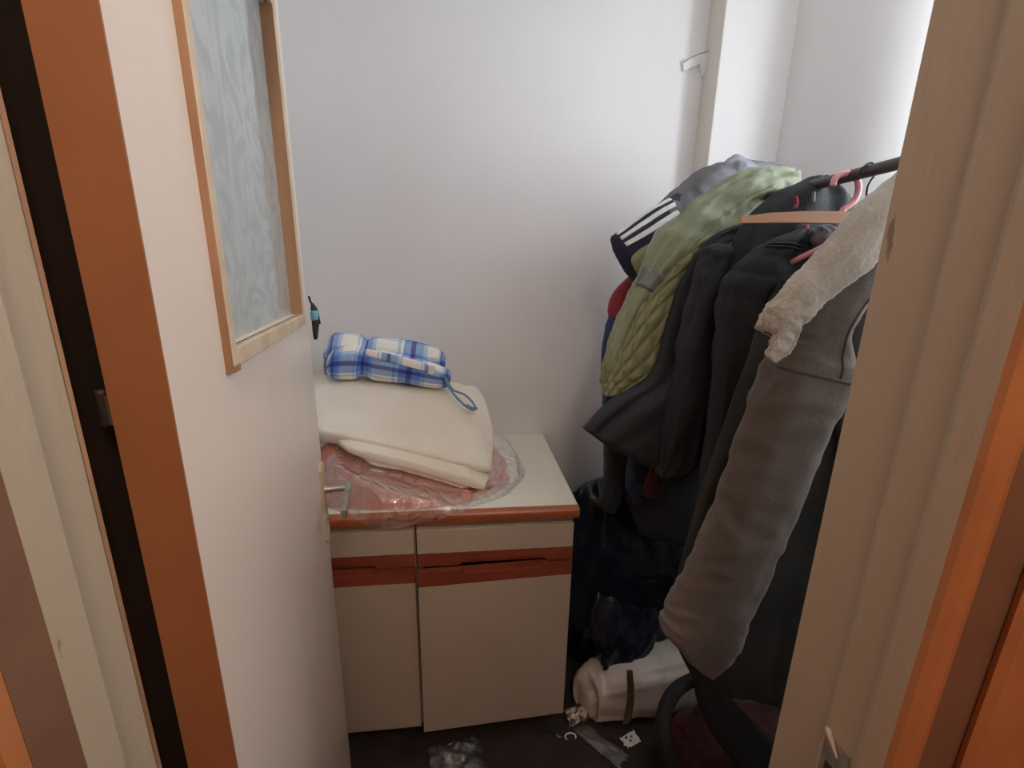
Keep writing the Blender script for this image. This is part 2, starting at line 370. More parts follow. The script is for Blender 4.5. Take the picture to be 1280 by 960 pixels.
def settle(root):
    """put a thing's origin where it stands, parts keep their place"""
    bpy.context.view_layer.update()
    pts = [c.matrix_world @ V(b) for c in root.children for b in c.bound_box]
    lo = V((min(p[i] for p in pts) for i in range(3))); hi = V((max(p[i] for p in pts) for i in range(3)))
    d = V(((lo[0] + hi[0]) / 2, (lo[1] + hi[1]) / 2, lo[2])) - root.location
    root.location += d
    for c in root.children: c.location -= d

def struct(o): return tag(o, kind='structure')

# ------------------------------------------------------------------ the setting
XL, XR, YF, YB, ZC = -0.68, 1.107, 0.345, 1.675, 2.55     # closet
HX0, HX1, HY0 = -0.95, 1.30, -1.15                        # hall
YH = 0.245                                                # hall face of the door wall
struct(box('floor', (XL - .3, HY0 - .1, -0.08), (XR + .35, YB + .12, 0.0), M['floor']))
struct(box('ceiling', (XL - .3, HY0 - .1, ZC), (XR + .35, YB + .12, ZC + .1), M['ceiling']))
struct(box('wall_back', (XL - .1, YB, 0), (XR + .2, YB + .1, ZC), M['wall']))
struct(box('wall_left', (XL - .1, YH, 0), (XL, YB, ZC), M['wall']))
w_ = WIN
XN = 1.32      # plane of the window; its rounded reveal is invented to catch a bright spot
wr = struct(prism('wall_right', [(XN + .08, YF), (XR, YF), (XR, .40), (XN, w_['y0']), (XN + .08, w_['y0'])], 0, ZC, M['wall']))
def bez(a, b, c, d, t): return (1 - t) ** 3 * a + 3 * t * (1 - t) ** 2 * b + 3 * t * t * (1 - t) * c + t ** 3 * d
arc = [(bez(XR, XR, 1.127, 1.195, t), bez(1.54, 1.38, 1.265, 1.195, t)) for t in [i / 60 for i in range(61)]] + [(1.25, 1.145), (XN - .01, 1.098), (XN, 1.08), (XN, w_['y1'])]
rv = prism('light_catching_reveal', arc + [(XN + .08, w_['y1']), (XN + .08, YB), (XR, YB)], 0, ZC, M['wall'], wr)
boxes('spandrel', [((XN, w_['y0'], 0), (XN + .08, w_['y1'], w_['z0'])), ((XN, w_['y0'], w_['z1']), (XN + .08, w_['y1'], ZC))], M['wall'], wr)
# boxed-in pipe chase in the far right corner; the shade on its side is put into a darker beige
ch = struct(box('wall_chase', (0.857, 1.57, 0), (1.107, YB, ZC), M['wall']))
box('shaded_side_face', (0.8535, 1.5705, 0), (0.857, YB, ZC), M['wall_shaded'], ch)
# door wall
struct(boxes('wall_front', [((XL - .0, YH, 0), (-.375, YF, ZC)), ((.445, YH, 0), (XR + .2, YF, ZC)), ((-.375, YH, 2.06), (.445, YF, ZC))], M['wall']))
# lump of loose plaster on the back wall beside the chase
bm = bmesh.new()
a = [at(852, 78, YB), at(868, 71, YB), at(889, 67, YB), at(886, 84, YB), at(876, 98, YB), at(872, 82, YB), at(853, 90, YB)]
fr = [bm.verts.new((p.x, YB + .002, p.z)) for p in a]; k = (.012, .022, .026, .02, .006, .018, .01)
fo = [bm.verts.new((p.x, YB - d, p.z)) for p, d in zip(a, k)]
for i in range(7): bm.faces.new((fr[i], fr[(i + 1) % 7], fo[(i + 1) % 7], fo[i]))
bm.faces.new(fo); bm.faces.new(fr[::-1])
lump = from_bm('plaster_lump', bm, M['wall'], bpy.data.objects['wall_back'])
pipe('crack', [at(852, 80, YB) + V((0, -.013, 0)), at(868, 72, YB) + V((0, -.022, 0)), at(888, 67, YB) + V((0, -.026, 0))], .0016, M['crack'], bpy.data.objects['wall_back'], n=6)

# window in the right wall
win = struct(empty('window_1', (XN, w_['y0'], w_['z0'])))
def wbox(nm, a, b, mt):
    o = box(nm, a, b, mt, win); o.location = -win.location; return o
x0, x1 = XN + .008, XN + .052
fw = .045
wbox('frame_side', (x0, w_['y0'], w_['z0']), (x1, w_['y0'] + fw, w_['z1']), M['window_paint'])
wbox('frame_side', (x0, w_['y1'] - fw, w_['z0']), (x1, w_['y1'], w_['z1']), M['window_paint'])
wbox('frame_top', (x0, w_['y0'] + fw, w_['z1'] - fw), (x1, w_['y1'] - fw, w_['z1']), M['window_paint'])
wbox('frame_bottom', (x0, w_['y0'] + fw, w_['z0']), (x1, w_['y1'] - fw, w_['z0'] + fw), M['window_paint'])
wbox('pane', (x0 + .02, w_['y0'] + fw, w_['z0'] + fw), (x0 + .024, w_['y1'] - fw, w_['z1'] - fw), M['glass'])

# hall
struct(box('wall_hall_left', (HX0 - .1, HY0, 0), (HX0, YH, ZC), M['hall_wall']))
struct(box('wall_hall_right', (HX1, HY0, 0), (HX1 + .1, YH, ZC), M['hall_wall']))
struct(box('wall_hall_back', (HX0 - .1, HY0 - .1, 0), (HX1 + .1, HY0, ZC), M['hall_wall']))
struct(boxes('wall_hall_front', [((HX0, YH - .012, 0), (-.372, YH, ZC)), ((.46, YH - .012, 0), (HX1, YH, ZC)), ((-.372, YH - .012, 2.12), (.46, YH, ZC))], M['hall_wall']))
HL = (0.20, -0.40, 2.30)
lamp = thing('ceiling_lamp', 'round glass lamp hanging from the hall ceiling', 'lamp', (HL[0], HL[1], HL[2]))
bm = bmesh.new(); bmesh.ops.create_uvsphere(bm, u_segments=24, v_segments=14, radius=.14)
g = from_bm('lamp_globe', bm, None, lamp, True)
gm = bpy.data.materials.new('lamp_glow'); gm.use_nodes = True
gm.node_tree.nodes['Principled BSDF'].inputs['Emission Color'].default_value = (1, .89, .76, 1); gm.node_tree.nodes['Principled BSDF'].inputs['Emission Strength'].default_value = HALL_W
g.data.materials.append(gm)
pipe('lamp_stem', [(0, 0, .13), (0, 0, .25)], .012, M['metal'], lamp)

# door frame: left jamb
ZD = 2.04
jl = struct(prism('trim_1', [(-.375, .345), (-.300, .345), (-.285, .336), (-.285, .302), (-.2815, .300), (-.270, .292), (-.268, .288), (-.268, .262), (-.375, .262)], 0, ZD, M['jamb']))
prism('worn_edge', [(-.2842, .3375), (-.2842, .3335), (-.2868, .3378)], 0, ZD, M['bead_wood'], jl)
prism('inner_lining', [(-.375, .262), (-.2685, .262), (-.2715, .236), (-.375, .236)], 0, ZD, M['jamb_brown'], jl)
prism('closet_casing', [(-.375, .345), (-.303, .345), (-.296, .350), (-.296, .405), (-.375, .405)], 0, ZD, M['shaded_brown'], jl)
struct(prism('trim_2', [(-.400, .236), (-.272, .236), (-.2745, .226), (-.285, .221), (-.400, .221)], 0, ZD + .06, M['jamb_orange']))
# right jamb
jr = struct(prism('trim_3', [(.46, .351), (.357, .351), (.353, .348), (.353, .296), (.3505, .293), (.349, .290), (.349, .261), (.3465, .258), (.345, .255), (.345, .236), (.46, .236)], 0, ZD, M['jamb']))
prism('edge_moulding', [(.40, .2365), (.345, .2365), (.346, .231), (.351, .2265), (.358, .225), (.364, .2265), (.364, .232), (.40, .232)], 0, ZD + .03, M['jamb_orange'], jr)
struct(prism('trim_4', [(.364, .2325), (.364, .230), (.407, .229), (.407, .2325)], 0, ZD + .04, M['jamb_brown']))
struct(prism('trim_5', [(.47, .236), (.402, .2285), (.400, .224), (.404, .219), (.47, .219)], 0, ZD + .06, M['jamb_orange']))
struct(boxes('trim_6', [((-.375, .262, ZD), (.46, .345, ZD + .02)), ((-.375, .225, ZD), (.46, .262, ZD + .08))], M['jamb']))
# strike plate on the right jamb
sp = box('strike_plate', (.3478, .264, 0.965), (.3495, .290, 1.065), M['metal'], jr)
box('latch_hole_shade', (.3472, .270, 1.005), (.3482, .284, 1.036), M['print_and_shade'], sp)  # dark block on the plate, painted as the shade of the hole
pipe('flaked_paint', [(.3482, .2895, 1.066), (.346, .287, 1.068), (.3455, .281, 1.062), (.346, .273, 1.052)], [.0015, .003, .0025, .001], M['jamb'], jr, n=8)

# ------------------------------------------------------------------ the open door
TH = math.radians(9.6)
door = struct(empty('door_1', (-.235, .362, 0))); door.rotation_euler = (0, 0, TH)
tag(door, 'cream painted door with patterned glass standing open at the left')
DT, DL = .040, .660     # local: x = out of the visible face, y = along the door away from the hinge
zo0, zi0, ztop = 1.384, 1.405, 1.93
ya0, ya1 = .146, .560   # glazed opening
bm = bmesh.new()
for a, b in (((-DT, .0005, .012), (0, ya0, 2.02)), ((-DT, ya1, .012), (0, DL, 2.02)), ((-DT, ya0, .012), (0, ya1, zi0)), ((-DT, ya0, ztop), (0, ya1, 2.02))): bm_box(bm, a, b)
bmesh.ops.remove_doubles(bm, verts=bm.verts[:], dist=1e-5)
leaf = from_bm('door_leaf', bm, M['door'], door)
box('hinge_stile_edge', (-DT - .0004, -.0015, .012), (0.0004, .0008, 2.02), M['door_edge'], door)
pn = box('glass_pane', (-.017, ya0 - .004, zi0 - .004), (-.013, ya1 + .004, ztop + .004), M['pglass'], door)
def bead(nm, a, b):
    o = box(nm, a, b, M['bead'], door, .0015); return o
b1 = bead('glazing_bead', (-.004, .128, zo0), (.0085, ya0, ztop + .02))
box('bare_side', (-.0005, .1272, zo0), (.0078, .1284, ztop + .02), M['bead_wood'], b1)
box('chip', (-.0002, .1268, zo0 - .004), (.0095, ya0 + .0, zo0 + .003), M['bead_wood'], b1)
b2 = bead('glazing_bead', (-.004, ya1, zo0), (.0085, .585, ztop + .02))
b3 = bead('glazing_bead', (-.004, ya0, zo0), (.0085, ya1, zi0))
b4 = bead('glazing_bead', (-.004, ya0, ztop), (.0085, ya1, ztop + .02))
box('inner_side', (-.0132, ya1 - .0012, zi0), (.0082, ya1 + .0002, ztop), M['bead_wood'], b2)
# handle
hz = .985
lp = prism('back_plate', [(DL - .052, hz - .125), (DL - .044, hz - .135), (DL - .018, hz - .135), (DL - .010, hz - .125), (DL - .010, hz + .055), (DL - .018, hz + .066), (DL - .044, hz + .066), (DL - .052, hz + .055)], -.001, .006, M['bead'], door, axis='x')
hd = pipe('handle', [(.004, DL - .034, hz), (.030, DL - .034, hz), (.060, DL - .034, hz)], [.010, .0085, .009], M['metal'], door, n=14)
bm = bmesh.new(); bm_box(bm, (.053, DL - .160, hz - .010), (.066, DL - .022, hz + .010), .003, 2)
lv = from_bm('lever', bm, M['metal'], hd)
pipe('keyhole_rim', [(.006, DL - .031, hz - .075), (.0085, DL - .031, hz - .075)], .008, M['metal'], door, n=12)
# hinges
for z in (.32, 1.366, 1.85):
    h = pipe('hinge', [(-DT - .007, .004, z), (-DT - .007, .004, z + .030)], .004, M['shaded_brown'], door, n=12)
    prism('hinge_leaf', [(-DT - .004, .001), (-DT + .0, -.0015), (-DT - .001, .002)], z + .002, z + .026, M['taupe_dark'], h)

# something black hanging over the door's free edge
gl = thing('key_pouch', 'small black pouch with a teal band hung from the door edge', 'pouch', (0, 0, 0))
p = lambda x, y, d=1.05: at(x, y, d)
loft('pouch', [(p(389, 380), p(392, 380), .006), (p(389, 386), p(396, 386), .010), (p(390, 397), p(399, 398), .012), (p(391, 410), p(398, 410), .011), (p(392, 423), p(397, 423), .006)], M['black_cloth'], gl, 20, 20)
loft('band', [(p(388.6, 390), p(398, 390), .014), (p(389.4, 399), p(399, 399), .014)], M['teal'], gl, 20, 6)
pipe('cord', [p(386, 370), p(388, 377), p(392, 382), p(396, 390), p(400, 405)], .0025, M['dark_wire'], gl, n=8)
settle(gl)

# ------------------------------------------------------------------ cabinets
CZ = .812; YFR = 1.104
def notch_rail(z0, z1, xa, xb, na, nb, depth, up):
    """red finger-pull rail: a bar whose inner edge is cut away over the pull"""
    c = .018
    if up:  # notch in the bottom edge (drawer rail)
        return [(xa, z1), (xa, z0), (na - c, z0), (na, z0 + depth), (nb, z0 + depth), (nb + c, z0), (xb, z0), (xb, z1)]
    return [(xa, z0), (xa, z1), (na - c, z1), (na, z1 - depth), (nb, z1 - depth), (nb + c, z1), (xb, z1), (xb, z0)]

def cabinet(name, label, xa, xb, ajar, na, nb, dy=0.0):
    t = thing(name, label, 'cabinet', ((xa + xb) / 2, 1.38, 0), 'base cabinets under the worktop')
    O = V(t.location)
    def put(o): o.location = o.location - O; return o
    # carcass
    put(boxes('carcass', [((xa, YFR, .09), (xa + .016, 1.66, CZ)), ((xb - .016, YFR, .09), (xb, 1.66, CZ)), ((xa + .016, YFR, .09), (xb - .016, 1.66, .106)), ((xa + .016, 1.65, .106), (xb - .016, 1.66, CZ)), ((xa + .016, YFR + .001, CZ - .02), (xb - .016, 1.65, CZ - .001))], M['carcass'], t))
    put(box('plinth', (xa + .002, YFR + .05, 0), (xb - .03, 1.64, .09), M['print_and_shade'], t))  # near-black colour stands for the shaded gap below the doors
    g = .002
    # drawer
    dr = empty('drawer'); dr.parent = t; dr.location = V(((xa + xb) / 2, YFR - .02 - dy, .68)) - O
    D0 = V((((xa + xb) / 2), YFR - .02 - dy, .68))
    def sub(o, par, o0): o.parent = par; o.location = -o0; return o
    sub(box('drawer_front', (xa + g, YFR - .02 - dy, .7215), (xb - g, YFR - dy - .002, .797), M['laminate'], None, .0012), dr, D0)
    sub(prism('handle_rail', notch_rail(.681, .7210, xa + g, xb - g, na, nb, .016, True), YFR - .0205 - dy, YFR - dy - .002, M['red'], None, 'y'), dr, D0)
    sub(box('pull_recess', (na - .02, YFR - .010 - dy, .6812), (nb + .02, YFR - dy - .0025, .7), M['red'], None), dr, D0)
    # door
    do = empty('door'); do.parent = t; D1 = V((xb - .004, YFR - .002, .10)); do.location = D1 - O
    do.rotation_euler = (0, 0, ajar)
    sub(box('door_panel', (xa + g, YFR - .02, .10), (xb - g, YFR - .002, .6285), M['laminate'], None, .0012), do, D1)
    sub(prism('handle_rail', notch_rail(.6290, .6755, xa + g, xb - g, na, nb, .016, False), YFR - .0205, YFR - .002, M['red'], None, 'y'), do, D1)
    sub(box('pull_recess', (na - .02, YFR - .010, .655), (nb + .02, YFR - .0025, .675), M['red'], None), do, D1)
    return t
cabinet('base_cabinet', 'cream base cabinet with its door ajar at the open end of the worktop', -.138, .314, math.radians(2.6), .0, .22)
cabinet('base_cabinet', 'cream base cabinet half hidden behind the open door', -.594, -.142, 0.0, -.46, -.265, -.003)
wt = thing('worktop', 'cream laminate worktop with a rounded orange brown front edge', 'worktop', (-.14, 1.38, .814))
O = V(wt.location)
o = box('top_slab', (-.612, 1.092, .816), (.3235, 1.672, .850), M['worktop'], wt, .001); o.location = -O
pr = [(1.098, .8135), (1.098, .8502), (1.090, .8500), (1.082, .847), (1.078, .842), (1.077, .836), (1.079, .822), (1.083, .816), (1.090, .8135)]
o = prism('edge_strip', pr, -.612, .3245, M['worktop_edge'], wt, 'x'); o.location = -O

# ------------------------------------------------------------------ on the worktop: bag, quilt, pouch
def qz(x, y):
    """height of the quilt's underside"""
    a = max(-.1, min(1.1, (x + .45) / .53)); b = max(-.2, min(1.2, (y - 1.22) / .26))
    f = 1.005 + (.865 - 1.005) * a; k = 1.085 + (1.025 - 1.085) * a
    return f + (k - f) * b
def dome(name, cx, cy, rx, ry, hmax, mt, parent, crk, seed, clear, na=72, nr=22, skirt=0.0, zb=.8505):
    verts, faces = [], []
    for j in range(nr + 1):
        r = j / nr
        for i in range(na):
            a = 2 * math.pi * i / na
            k = 1 + .10 * nz(math.cos(a) * 2.2, math.sin(a) * 2.2, seed)
            x = cx + math.cos(a) * rx * r * k; y = cy + math.sin(a) * ry * r * k
            h = hmax * (1 - r ** 2.6)
            cap_ = qz(x, y) - clear - .85
            h = min(h, max(.010, cap_)) if cap_ < h else h
            rr = crk * (ridge(x * 9 + y * 4, y * 11, seed) * .5 + ridge(x * 22 + 3, y * 17 - x * 9, seed) * .35 + ridge(x * 41, y * 46, seed) * .2) * min(1, (1 - r) * 6)
            h = max(.001, h + rr * (.35 if h < .03 else 1))
            if cap_ > 0: h = min(h, max(.004, cap_ + .004))
            if y < 1.079 and name == 'film': h = min(h, .004) - (1.079 - y) * 1.3; y = 1.0735 - (1.079 - y) * .15
            verts.append((x, y, zb + h))
    for j in range(nr):
        for i in range(na):
            a, b = j * na + i, j * na + (i + 1) % na
            if j == 0: faces.append((a + na, b + na, i) if False else (0, b + na, a + na))
            else: faces.append((a, b, b + na, a + na))
    me = bpy.data.meshes.new(name); me.from_pydata(verts, [], faces); me.validate()
    return link(name, me, mt, parent, True)
bg = thing('plastic_bag', 'clear crinkled plastic bag with pink cloth inside on the worktop', 'bag')
dome('contents', -.195, 1.34, .345, .245, .20, M['pink'], bg, .012, 3.3, .015)
dome('film', -.150, 1.330, .345, .270, .235, M['film'], bg, .030, 8.1, .002, 190, 60)
settle(bg)

qt = thing('folded_quilt', 'cream folded quilt lying on the plastic bag', 'quilt')
def qd(seed, amp):
    return lambda u, t, c, s: amp * nz(c * 1.6, s * 1.2 + t * 3.0, seed) + amp * .45 * nz(c * 5, t * 9, seed + 4) + amp * .35 * max(0, ridge(c * 2.2, t * 2.2, seed + 9) - .45)
rows = [((-.53, 1.60, 1.085), (.00, 1.62, 1.03), .016), ((-.54, 1.53, 1.120), (.048, 1.55, 1.065), .020), ((-.54, 1.44, 1.125), (.070, 1.46, 1.050), .021),
        ((-.53, 1.35, 1.100), (.088, 1.37, .990), .021), ((-.51, 1.275, 1.065), (.092, 1.285, .935), .020), ((-.49, 1.225, 1.048), (.082, 1.215, .903), .018)]
loft('quilt_fold', rows, M['quilt'], qt, 72, 60, qd(1.0, .009), .45, .012, V((0, -.3, 1)), cap=.85)
rows2 = [(V(l) + V((.02, .02, -.038)), V(r) + V((-.03, .02, -.036)), h * .8) for l, r, h in rows]
rows2[-1] = ((-.33, 1.180, 1.000), (.060, 1.172, .874), .0145); rows2[-2] = ((-.40, 1.25, 1.025), (.080, 1.255, .893), .016)
loft('quilt_fold', rows2, M['quilt'], qt, 72, 56, qd(5.0, .006), .45, .010, V((0, -.3, 1)), cap=.85)
rows3 = [(V(l) + V((.06, .0, -.030)), V(r) + V((-.05, .01, -.030)), h * .7) for l, r, h in rows2]
for l, r, h in rows3: r.z = max(r.z, .872)
loft('quilt_fold', rows3, M['quilt'], qt, 64, 40, qd(9.0, .006), .5, .008, V((0, -.3, 1)), cap=.85)
settle(qt)

pc = thing('plaid_pouch', 'blue and white plaid rolled bag lying on the folded quilt', 'bag')
def pouch(seed, cinch):
    return lambda u, t, c, s: -.018 * math.exp(-((t - cinch) / .05) ** 2) + .006 * nz(c * 2, s * 2 + t * 7, seed)
Y1, Y2 = 1.53, 1.44
up = V((0, -.5, 1))
P1 = lambda x, y: at(x, y, Y1); P2 = lambda x, y: at(x, y, Y2)
loft('back_roll', [(P1(408, 428), P1(410, 458), .02), (P1(418, 417), P1(416, 466), .045), (P1(447, 417), P1(447, 468), .05), (P1(470, 421), P1(468, 466), .045), (P1(510, 426), P1(508, 470), .05), (P1(545, 434), P1(542, 472), .042), (P1(554, 441), P1(552, 466), .02)], M['plaid'], pc, 36, 60, pouch(2.0, .42), .85)
loft('front_roll', [(P2(411, 446), P2(412, 470), .018), (P2(420, 435), P2(418, 473), .04), (P2(445, 430), P2(440, 474), .046), (P2(466, 436), P2(462, 474), .04), (P2(505, 444), P2(500, 478), .046), (P2(545, 455), P2(540, 484), .04), (P2(562, 463), P2(558, 484), .02)], M['plaid'], pc, 36, 60, pouch(6.0, .45), .85)
loft('end_cap', [(P1(406, 448), P1(409, 470), .014), (P1(410, 438), P1(415, 472), .03), (P1(418, 436), P1(424, 472), .03)], M['reflect'], pc, 20, 12)
loft('flap', [(P2(462, 433), P2(461, 441), .004), (P2(490, 439), P2(489, 449), .004), (P2(528, 449), P2(527, 459), .004), (P2(540, 455), P2(539, 462), .004)], M['plaid'], pc, 20, 24)
for o in pc.children:
    if o.name.startswith('flap'): o.location.y -= .045
tg = loft('care_tag', [(at(536, 456, 1.388), at(544, 458, 1.388), .001), (at(535, 467, 1.388), at(542, 469, 1.388), .001)], M['white_cloth'], pc, 12, 6)
pipe('drawstring', [at(556, 470, 1.41), at(560, 482, 1.39), at(572, 498, 1.36), at(584, 509, 1.345), at(594, 511, 1.345), at(590, 502, 1.36), at(580, 493, 1.38), at(566, 487, 1.39), at(558, 474, 1.41)], .0038, M['cord_blue'], pc, n=8)
pipe('drawstring_knot', [at(583, 506, 1.345), at(590, 511, 1.34), at(597, 510, 1.34)], [.004, .007, .003], M['cord_blue'], pc, n=8)
settle(pc)

# ------------------------------------------------------------------ clothes rail
ROX, ROZ = .72, 1.680
rl = thing('clothes_rail', 'dark metal clothes rail running along the right side of the closet', 'rail')
pipe('rail_bar', [(ROX, YF, ROZ), (ROX, 1.0, ROZ), (ROX, YB, ROZ)], .0105, M['rod'], rl, n=16)
for y0, y1 in ((YF, YF + .012), (YB - .012, YB)): pipe('rail_socket', [(ROX, y0, ROZ), (ROX, y1, ROZ)], .024, M['rod'], rl, n=18, sub=1)
settle(rl)

def px_rows(rows):
    """rows of (left px, left py, right px, right py, depth, half thickness)"""
    return [(at(a, b, y), at(c, d, y), h * .82) for a, b, c, d, y, h in rows]
def folds(seed, amp, ku=2.2, kv=1.2, wa=0.0, wk=14):
    def f(u, t, c, s):
        d = amp * nz(c * ku, s * ku + seed, t * kv) + amp * .5 * nz(c * ku * 2.3 + 7, s * ku * 2.3, t * kv * 1.7 + seed)
        d += amp * .28 * ridge(c * ku * 2.0 + t * 3 + seed, s * ku * 2.0, t * kv * 5.0) + amp * .15 * nz(c * ku * 6, s * ku * 6 + seed, t * kv * 11)
        if wa: d += wa * ridge(c * 1.3 + seed, s * 1.3, t * wk)
        return d
    return f
def channels(seed, amp, n, fold=.006, slant=0.0):
    g = folds(seed, fold)
    return lambda u, t, c, s: g(u, t, c, s) + amp * (abs(math.sin(math.pi * (t * n + slant * c))) ** .6 - .6)
def diamonds(seed, amp, nu_, nv, fold=.006):
    g = folds(seed, fold)
    def f(u, t, c, s):
        a = abs(math.sin(math.pi * (u * nu_ + t * nv))) ** .5; b = abs(math.sin(math.pi * (u * nu_ - t * nv))) ** .5
        return g(u, t, c, s) + amp * (min(a, b) - .5)
    return f

# 1 navy / red jacket at the far end
g1 = thing('jacket', 'navy jacket with a red shoulder showing behind the green jacket', 'jacket')
loft('body', px_rows([(785, 352, 880, 330, 1.40, .03), (764, 385, 880, 380, 1.39, .045), (751, 432, 880, 430, 1.38, .05), (751, 480, 875, 480, 1.37, .05), (756, 530, 865, 540, 1.37, .045), (770, 590, 860, 600, 1.37, .04)]), M['navy_blue'], g1, 36, 44, folds(11, .014))
loft('red_shoulder', px_rows([(786, 346, 835, 338, 1.385, .035), (767, 366, 830, 360, 1.385, .048), (761, 384, 820, 388, 1.38, .052), (762, 396, 800, 400, 1.38, .04)]), M['red_cloth'], g1, 30, 20, folds(12, .006))
loft('collar', px_rows([(870, 262, 900, 300, 1.40, .03), (840, 290, 880, 330, 1.40, .045), (790, 345, 870, 350, 1.40, .04)]), M['navy_blue'], g1, 28, 20, folds(14, .006))
settle(g1)

# 2 grey track jacket with white stripes
g2 = thing('track_jacket', 'grey and navy track jacket with three white sleeve stripes', 'jacket')
r = px_rows([(985, 210, 998, 262, 1.27, .03), (940, 203, 965, 270, 1.27, .06), (888, 212, 915, 292, 1.26, .065), (845, 242, 888, 322, 1.25, .065), (822, 258, 868, 340, 1.24, .06)])
loft('shoulder', r, M['grey'], g2, 40, 44, folds(21, .014, 2.4, 3.0, .004, 9))
r = px_rows([(846, 243, 888, 325, 1.245, .052), (815, 260, 866, 345, 1.24, .06), (790, 277, 842, 358, 1.235, .055), (768, 294, 810, 362, 1.23, .035), (764, 300, 795, 356, 1.23, .015)])
_, lf = loft('sleeve_end', r, M['navy'], g2, 44, 36, folds(22, .008), .9)
for k, u in enumerate((.335, .385, .435)): patch_on('stripe', lf, u, u + .026, .10, .74, M['white_cloth'], g2, .003)
loft('collar', px_rows([(896, 214, 915, 240, 1.24, .02), (922, 198, 935, 238, 1.23, .03), (950, 211, 958, 236, 1.23, .028), (975, 213, 980, 232, 1.23, .02), (989, 212, 990, 220, 1.23, .008)]), M['grey_light'], g2, 32, 36, folds(25, .012, 2.0, 6.0))
loft('inner_flap', px_rows([(826, 296, 852, 290, 1.19, .012), (800, 312, 830, 318, 1.185, .02), (790, 326, 806, 345, 1.18, .015), (797, 340, 800, 350, 1.18, .006)]), M['green_quilt'], g2, 24, 20, folds(26, .004))
loft('body', px_rows([(900, 280, 985, 260, 1.27, .05), (850, 360, 960, 350, 1.27, .06), (820, 450, 950, 450, 1.27, .06), (800, 540, 940, 560, 1.27, .055)]), M['navy'], g2, 32, 30, folds(27, .012))
settle(g2)

# 3 green quilted jacket
g3 = thing('quilted_jacket', 'olive green quilted jacket on the clothes rail', 'jacket')
r = px_rows([(975, 226, 1000, 240, 1.10, .03), (935, 240, 975, 285, 1.09, .04), (890, 268, 930, 305, 1.07, .04), (840, 312, 886, 312, 1.05, .04), (806, 360, 868, 342, 1.045, .04), (782, 410, 840, 395, 1.04, .04), (762, 462, 826, 450, 1.04, .036), (755, 493, 810, 479, 1.04, .025)])
loft('body', r, M['green_quilt'], g3, 110, 150, diamonds(31, .012, 10, 10, .006), .75)
r = px_rows([(990, 218, 996, 236, 1.06, .025), (950, 214, 968, 252, 1.06, .04), (912, 226, 940, 272, 1.06, .042), (868, 254, 912, 292, 1.06, .045), (832, 290, 872, 325, 1.055, .045), (803, 340, 828, 356, 1.05, .040), (777, 394, 796, 402, 1.05, .034), (759, 448, 772, 452, 1.05, .024), (755, 478, 762, 480, 1.05, .010)])
_, lf = loft('sleeve', r, M['green'], g3, 48, 70, folds(33, .013, 2.4, 6.0, .005, 11), .85)
patch_on('reflective_band', lf, .02, .48, .615, .665, M['reflect'], g3, .003, 24, 6)
patch_on('seam', lf, .235, .25, .15, .60, M['green_quilt'], g3, .0025, 2, 40)
settle(g3)

# 4 black jacket with grey scuffs whose hem flares out to the left
g4 = thing('jacket', 'black jacket with grey scuffs and a hem flaring over the bin bag', 'jacket')
r = px_rows([(915, 286, 985, 280, .99, .03), (882, 306, 975, 320, 1.0, .05), (850, 358, 965, 370, 1.0, .055), (834, 415, 960, 430, 1.0, .06), (815, 470, 955, 490, 1.0, .06), (768, 500, 940, 540, 1.0, .06), (732, 536, 842, 594, 1.0, .05)])
_, lf = loft('body', r, M['black_cloth'], g4, 56, 60, folds(41, .018, 2.4, 1.0), .8)
patch_on('scuff', lf, .34, .352, .12, .215, M['scuff'], g4, .002, 3, 10)
patch_on('scuff', lf, .318, .326, .10, .19, M['scuff'], g4, .002, 3, 10)
loft('sleeve', px_rows([(880, 310, 930, 316, .93, .03), (868, 350, 915, 360, .93, .035), (852, 420, 900, 430, .93, .036), (838, 500, 882, 506, .94, .035), (826, 570, 868, 574, .95, .032), (822, 592, 850, 596, .95, .02)]), M['black_cloth'], g4, 36, 50, folds(43, .010, 1.8, 4.0, .004, 9))
settle(g4)

# 5 black jacket with pink loops, over the pink hanger
g5 = thing('jacket', 'black jacket with pink loops hanging from the pink hanger', 'jacket')
r = px_rows([(1003, 228, 1036, 227, .91, .028), (968, 246, 1054, 248, .91, .048), (934, 280, 1066, 282, .91, .056), (910, 330, 1072, 340, .91, .06), (898, 420, 1066, 430, .91, .06), (892, 520, 1050, 530, .91, .06), (885, 620, 1030, 640, .91, .055)])
loft('body', r, M['black_nylon'], g5, 52, 60, folds(51, .012, 2.2, 1.2), .85)
loft('loop', px_rows([(993, 246, 997, 247, .845, .003), (994, 254, 998, 254, .842, .003), (991, 260, 996, 260, .84, .003)]), M['red_cloth'], g5, 12, 10)
loft('loop', px_rows([(1016, 240, 1019, 241, .843, .003), (1015, 252, 1018, 253, .84, .003)]), M['reflect'], g5, 12, 8)
loft('loop', px_rows([(1003, 284, 1010, 281, .835, .004), (1004, 288, 1011, 287, .833, .004)]), M['red_cloth'], g5, 12, 8)
settle(g5)

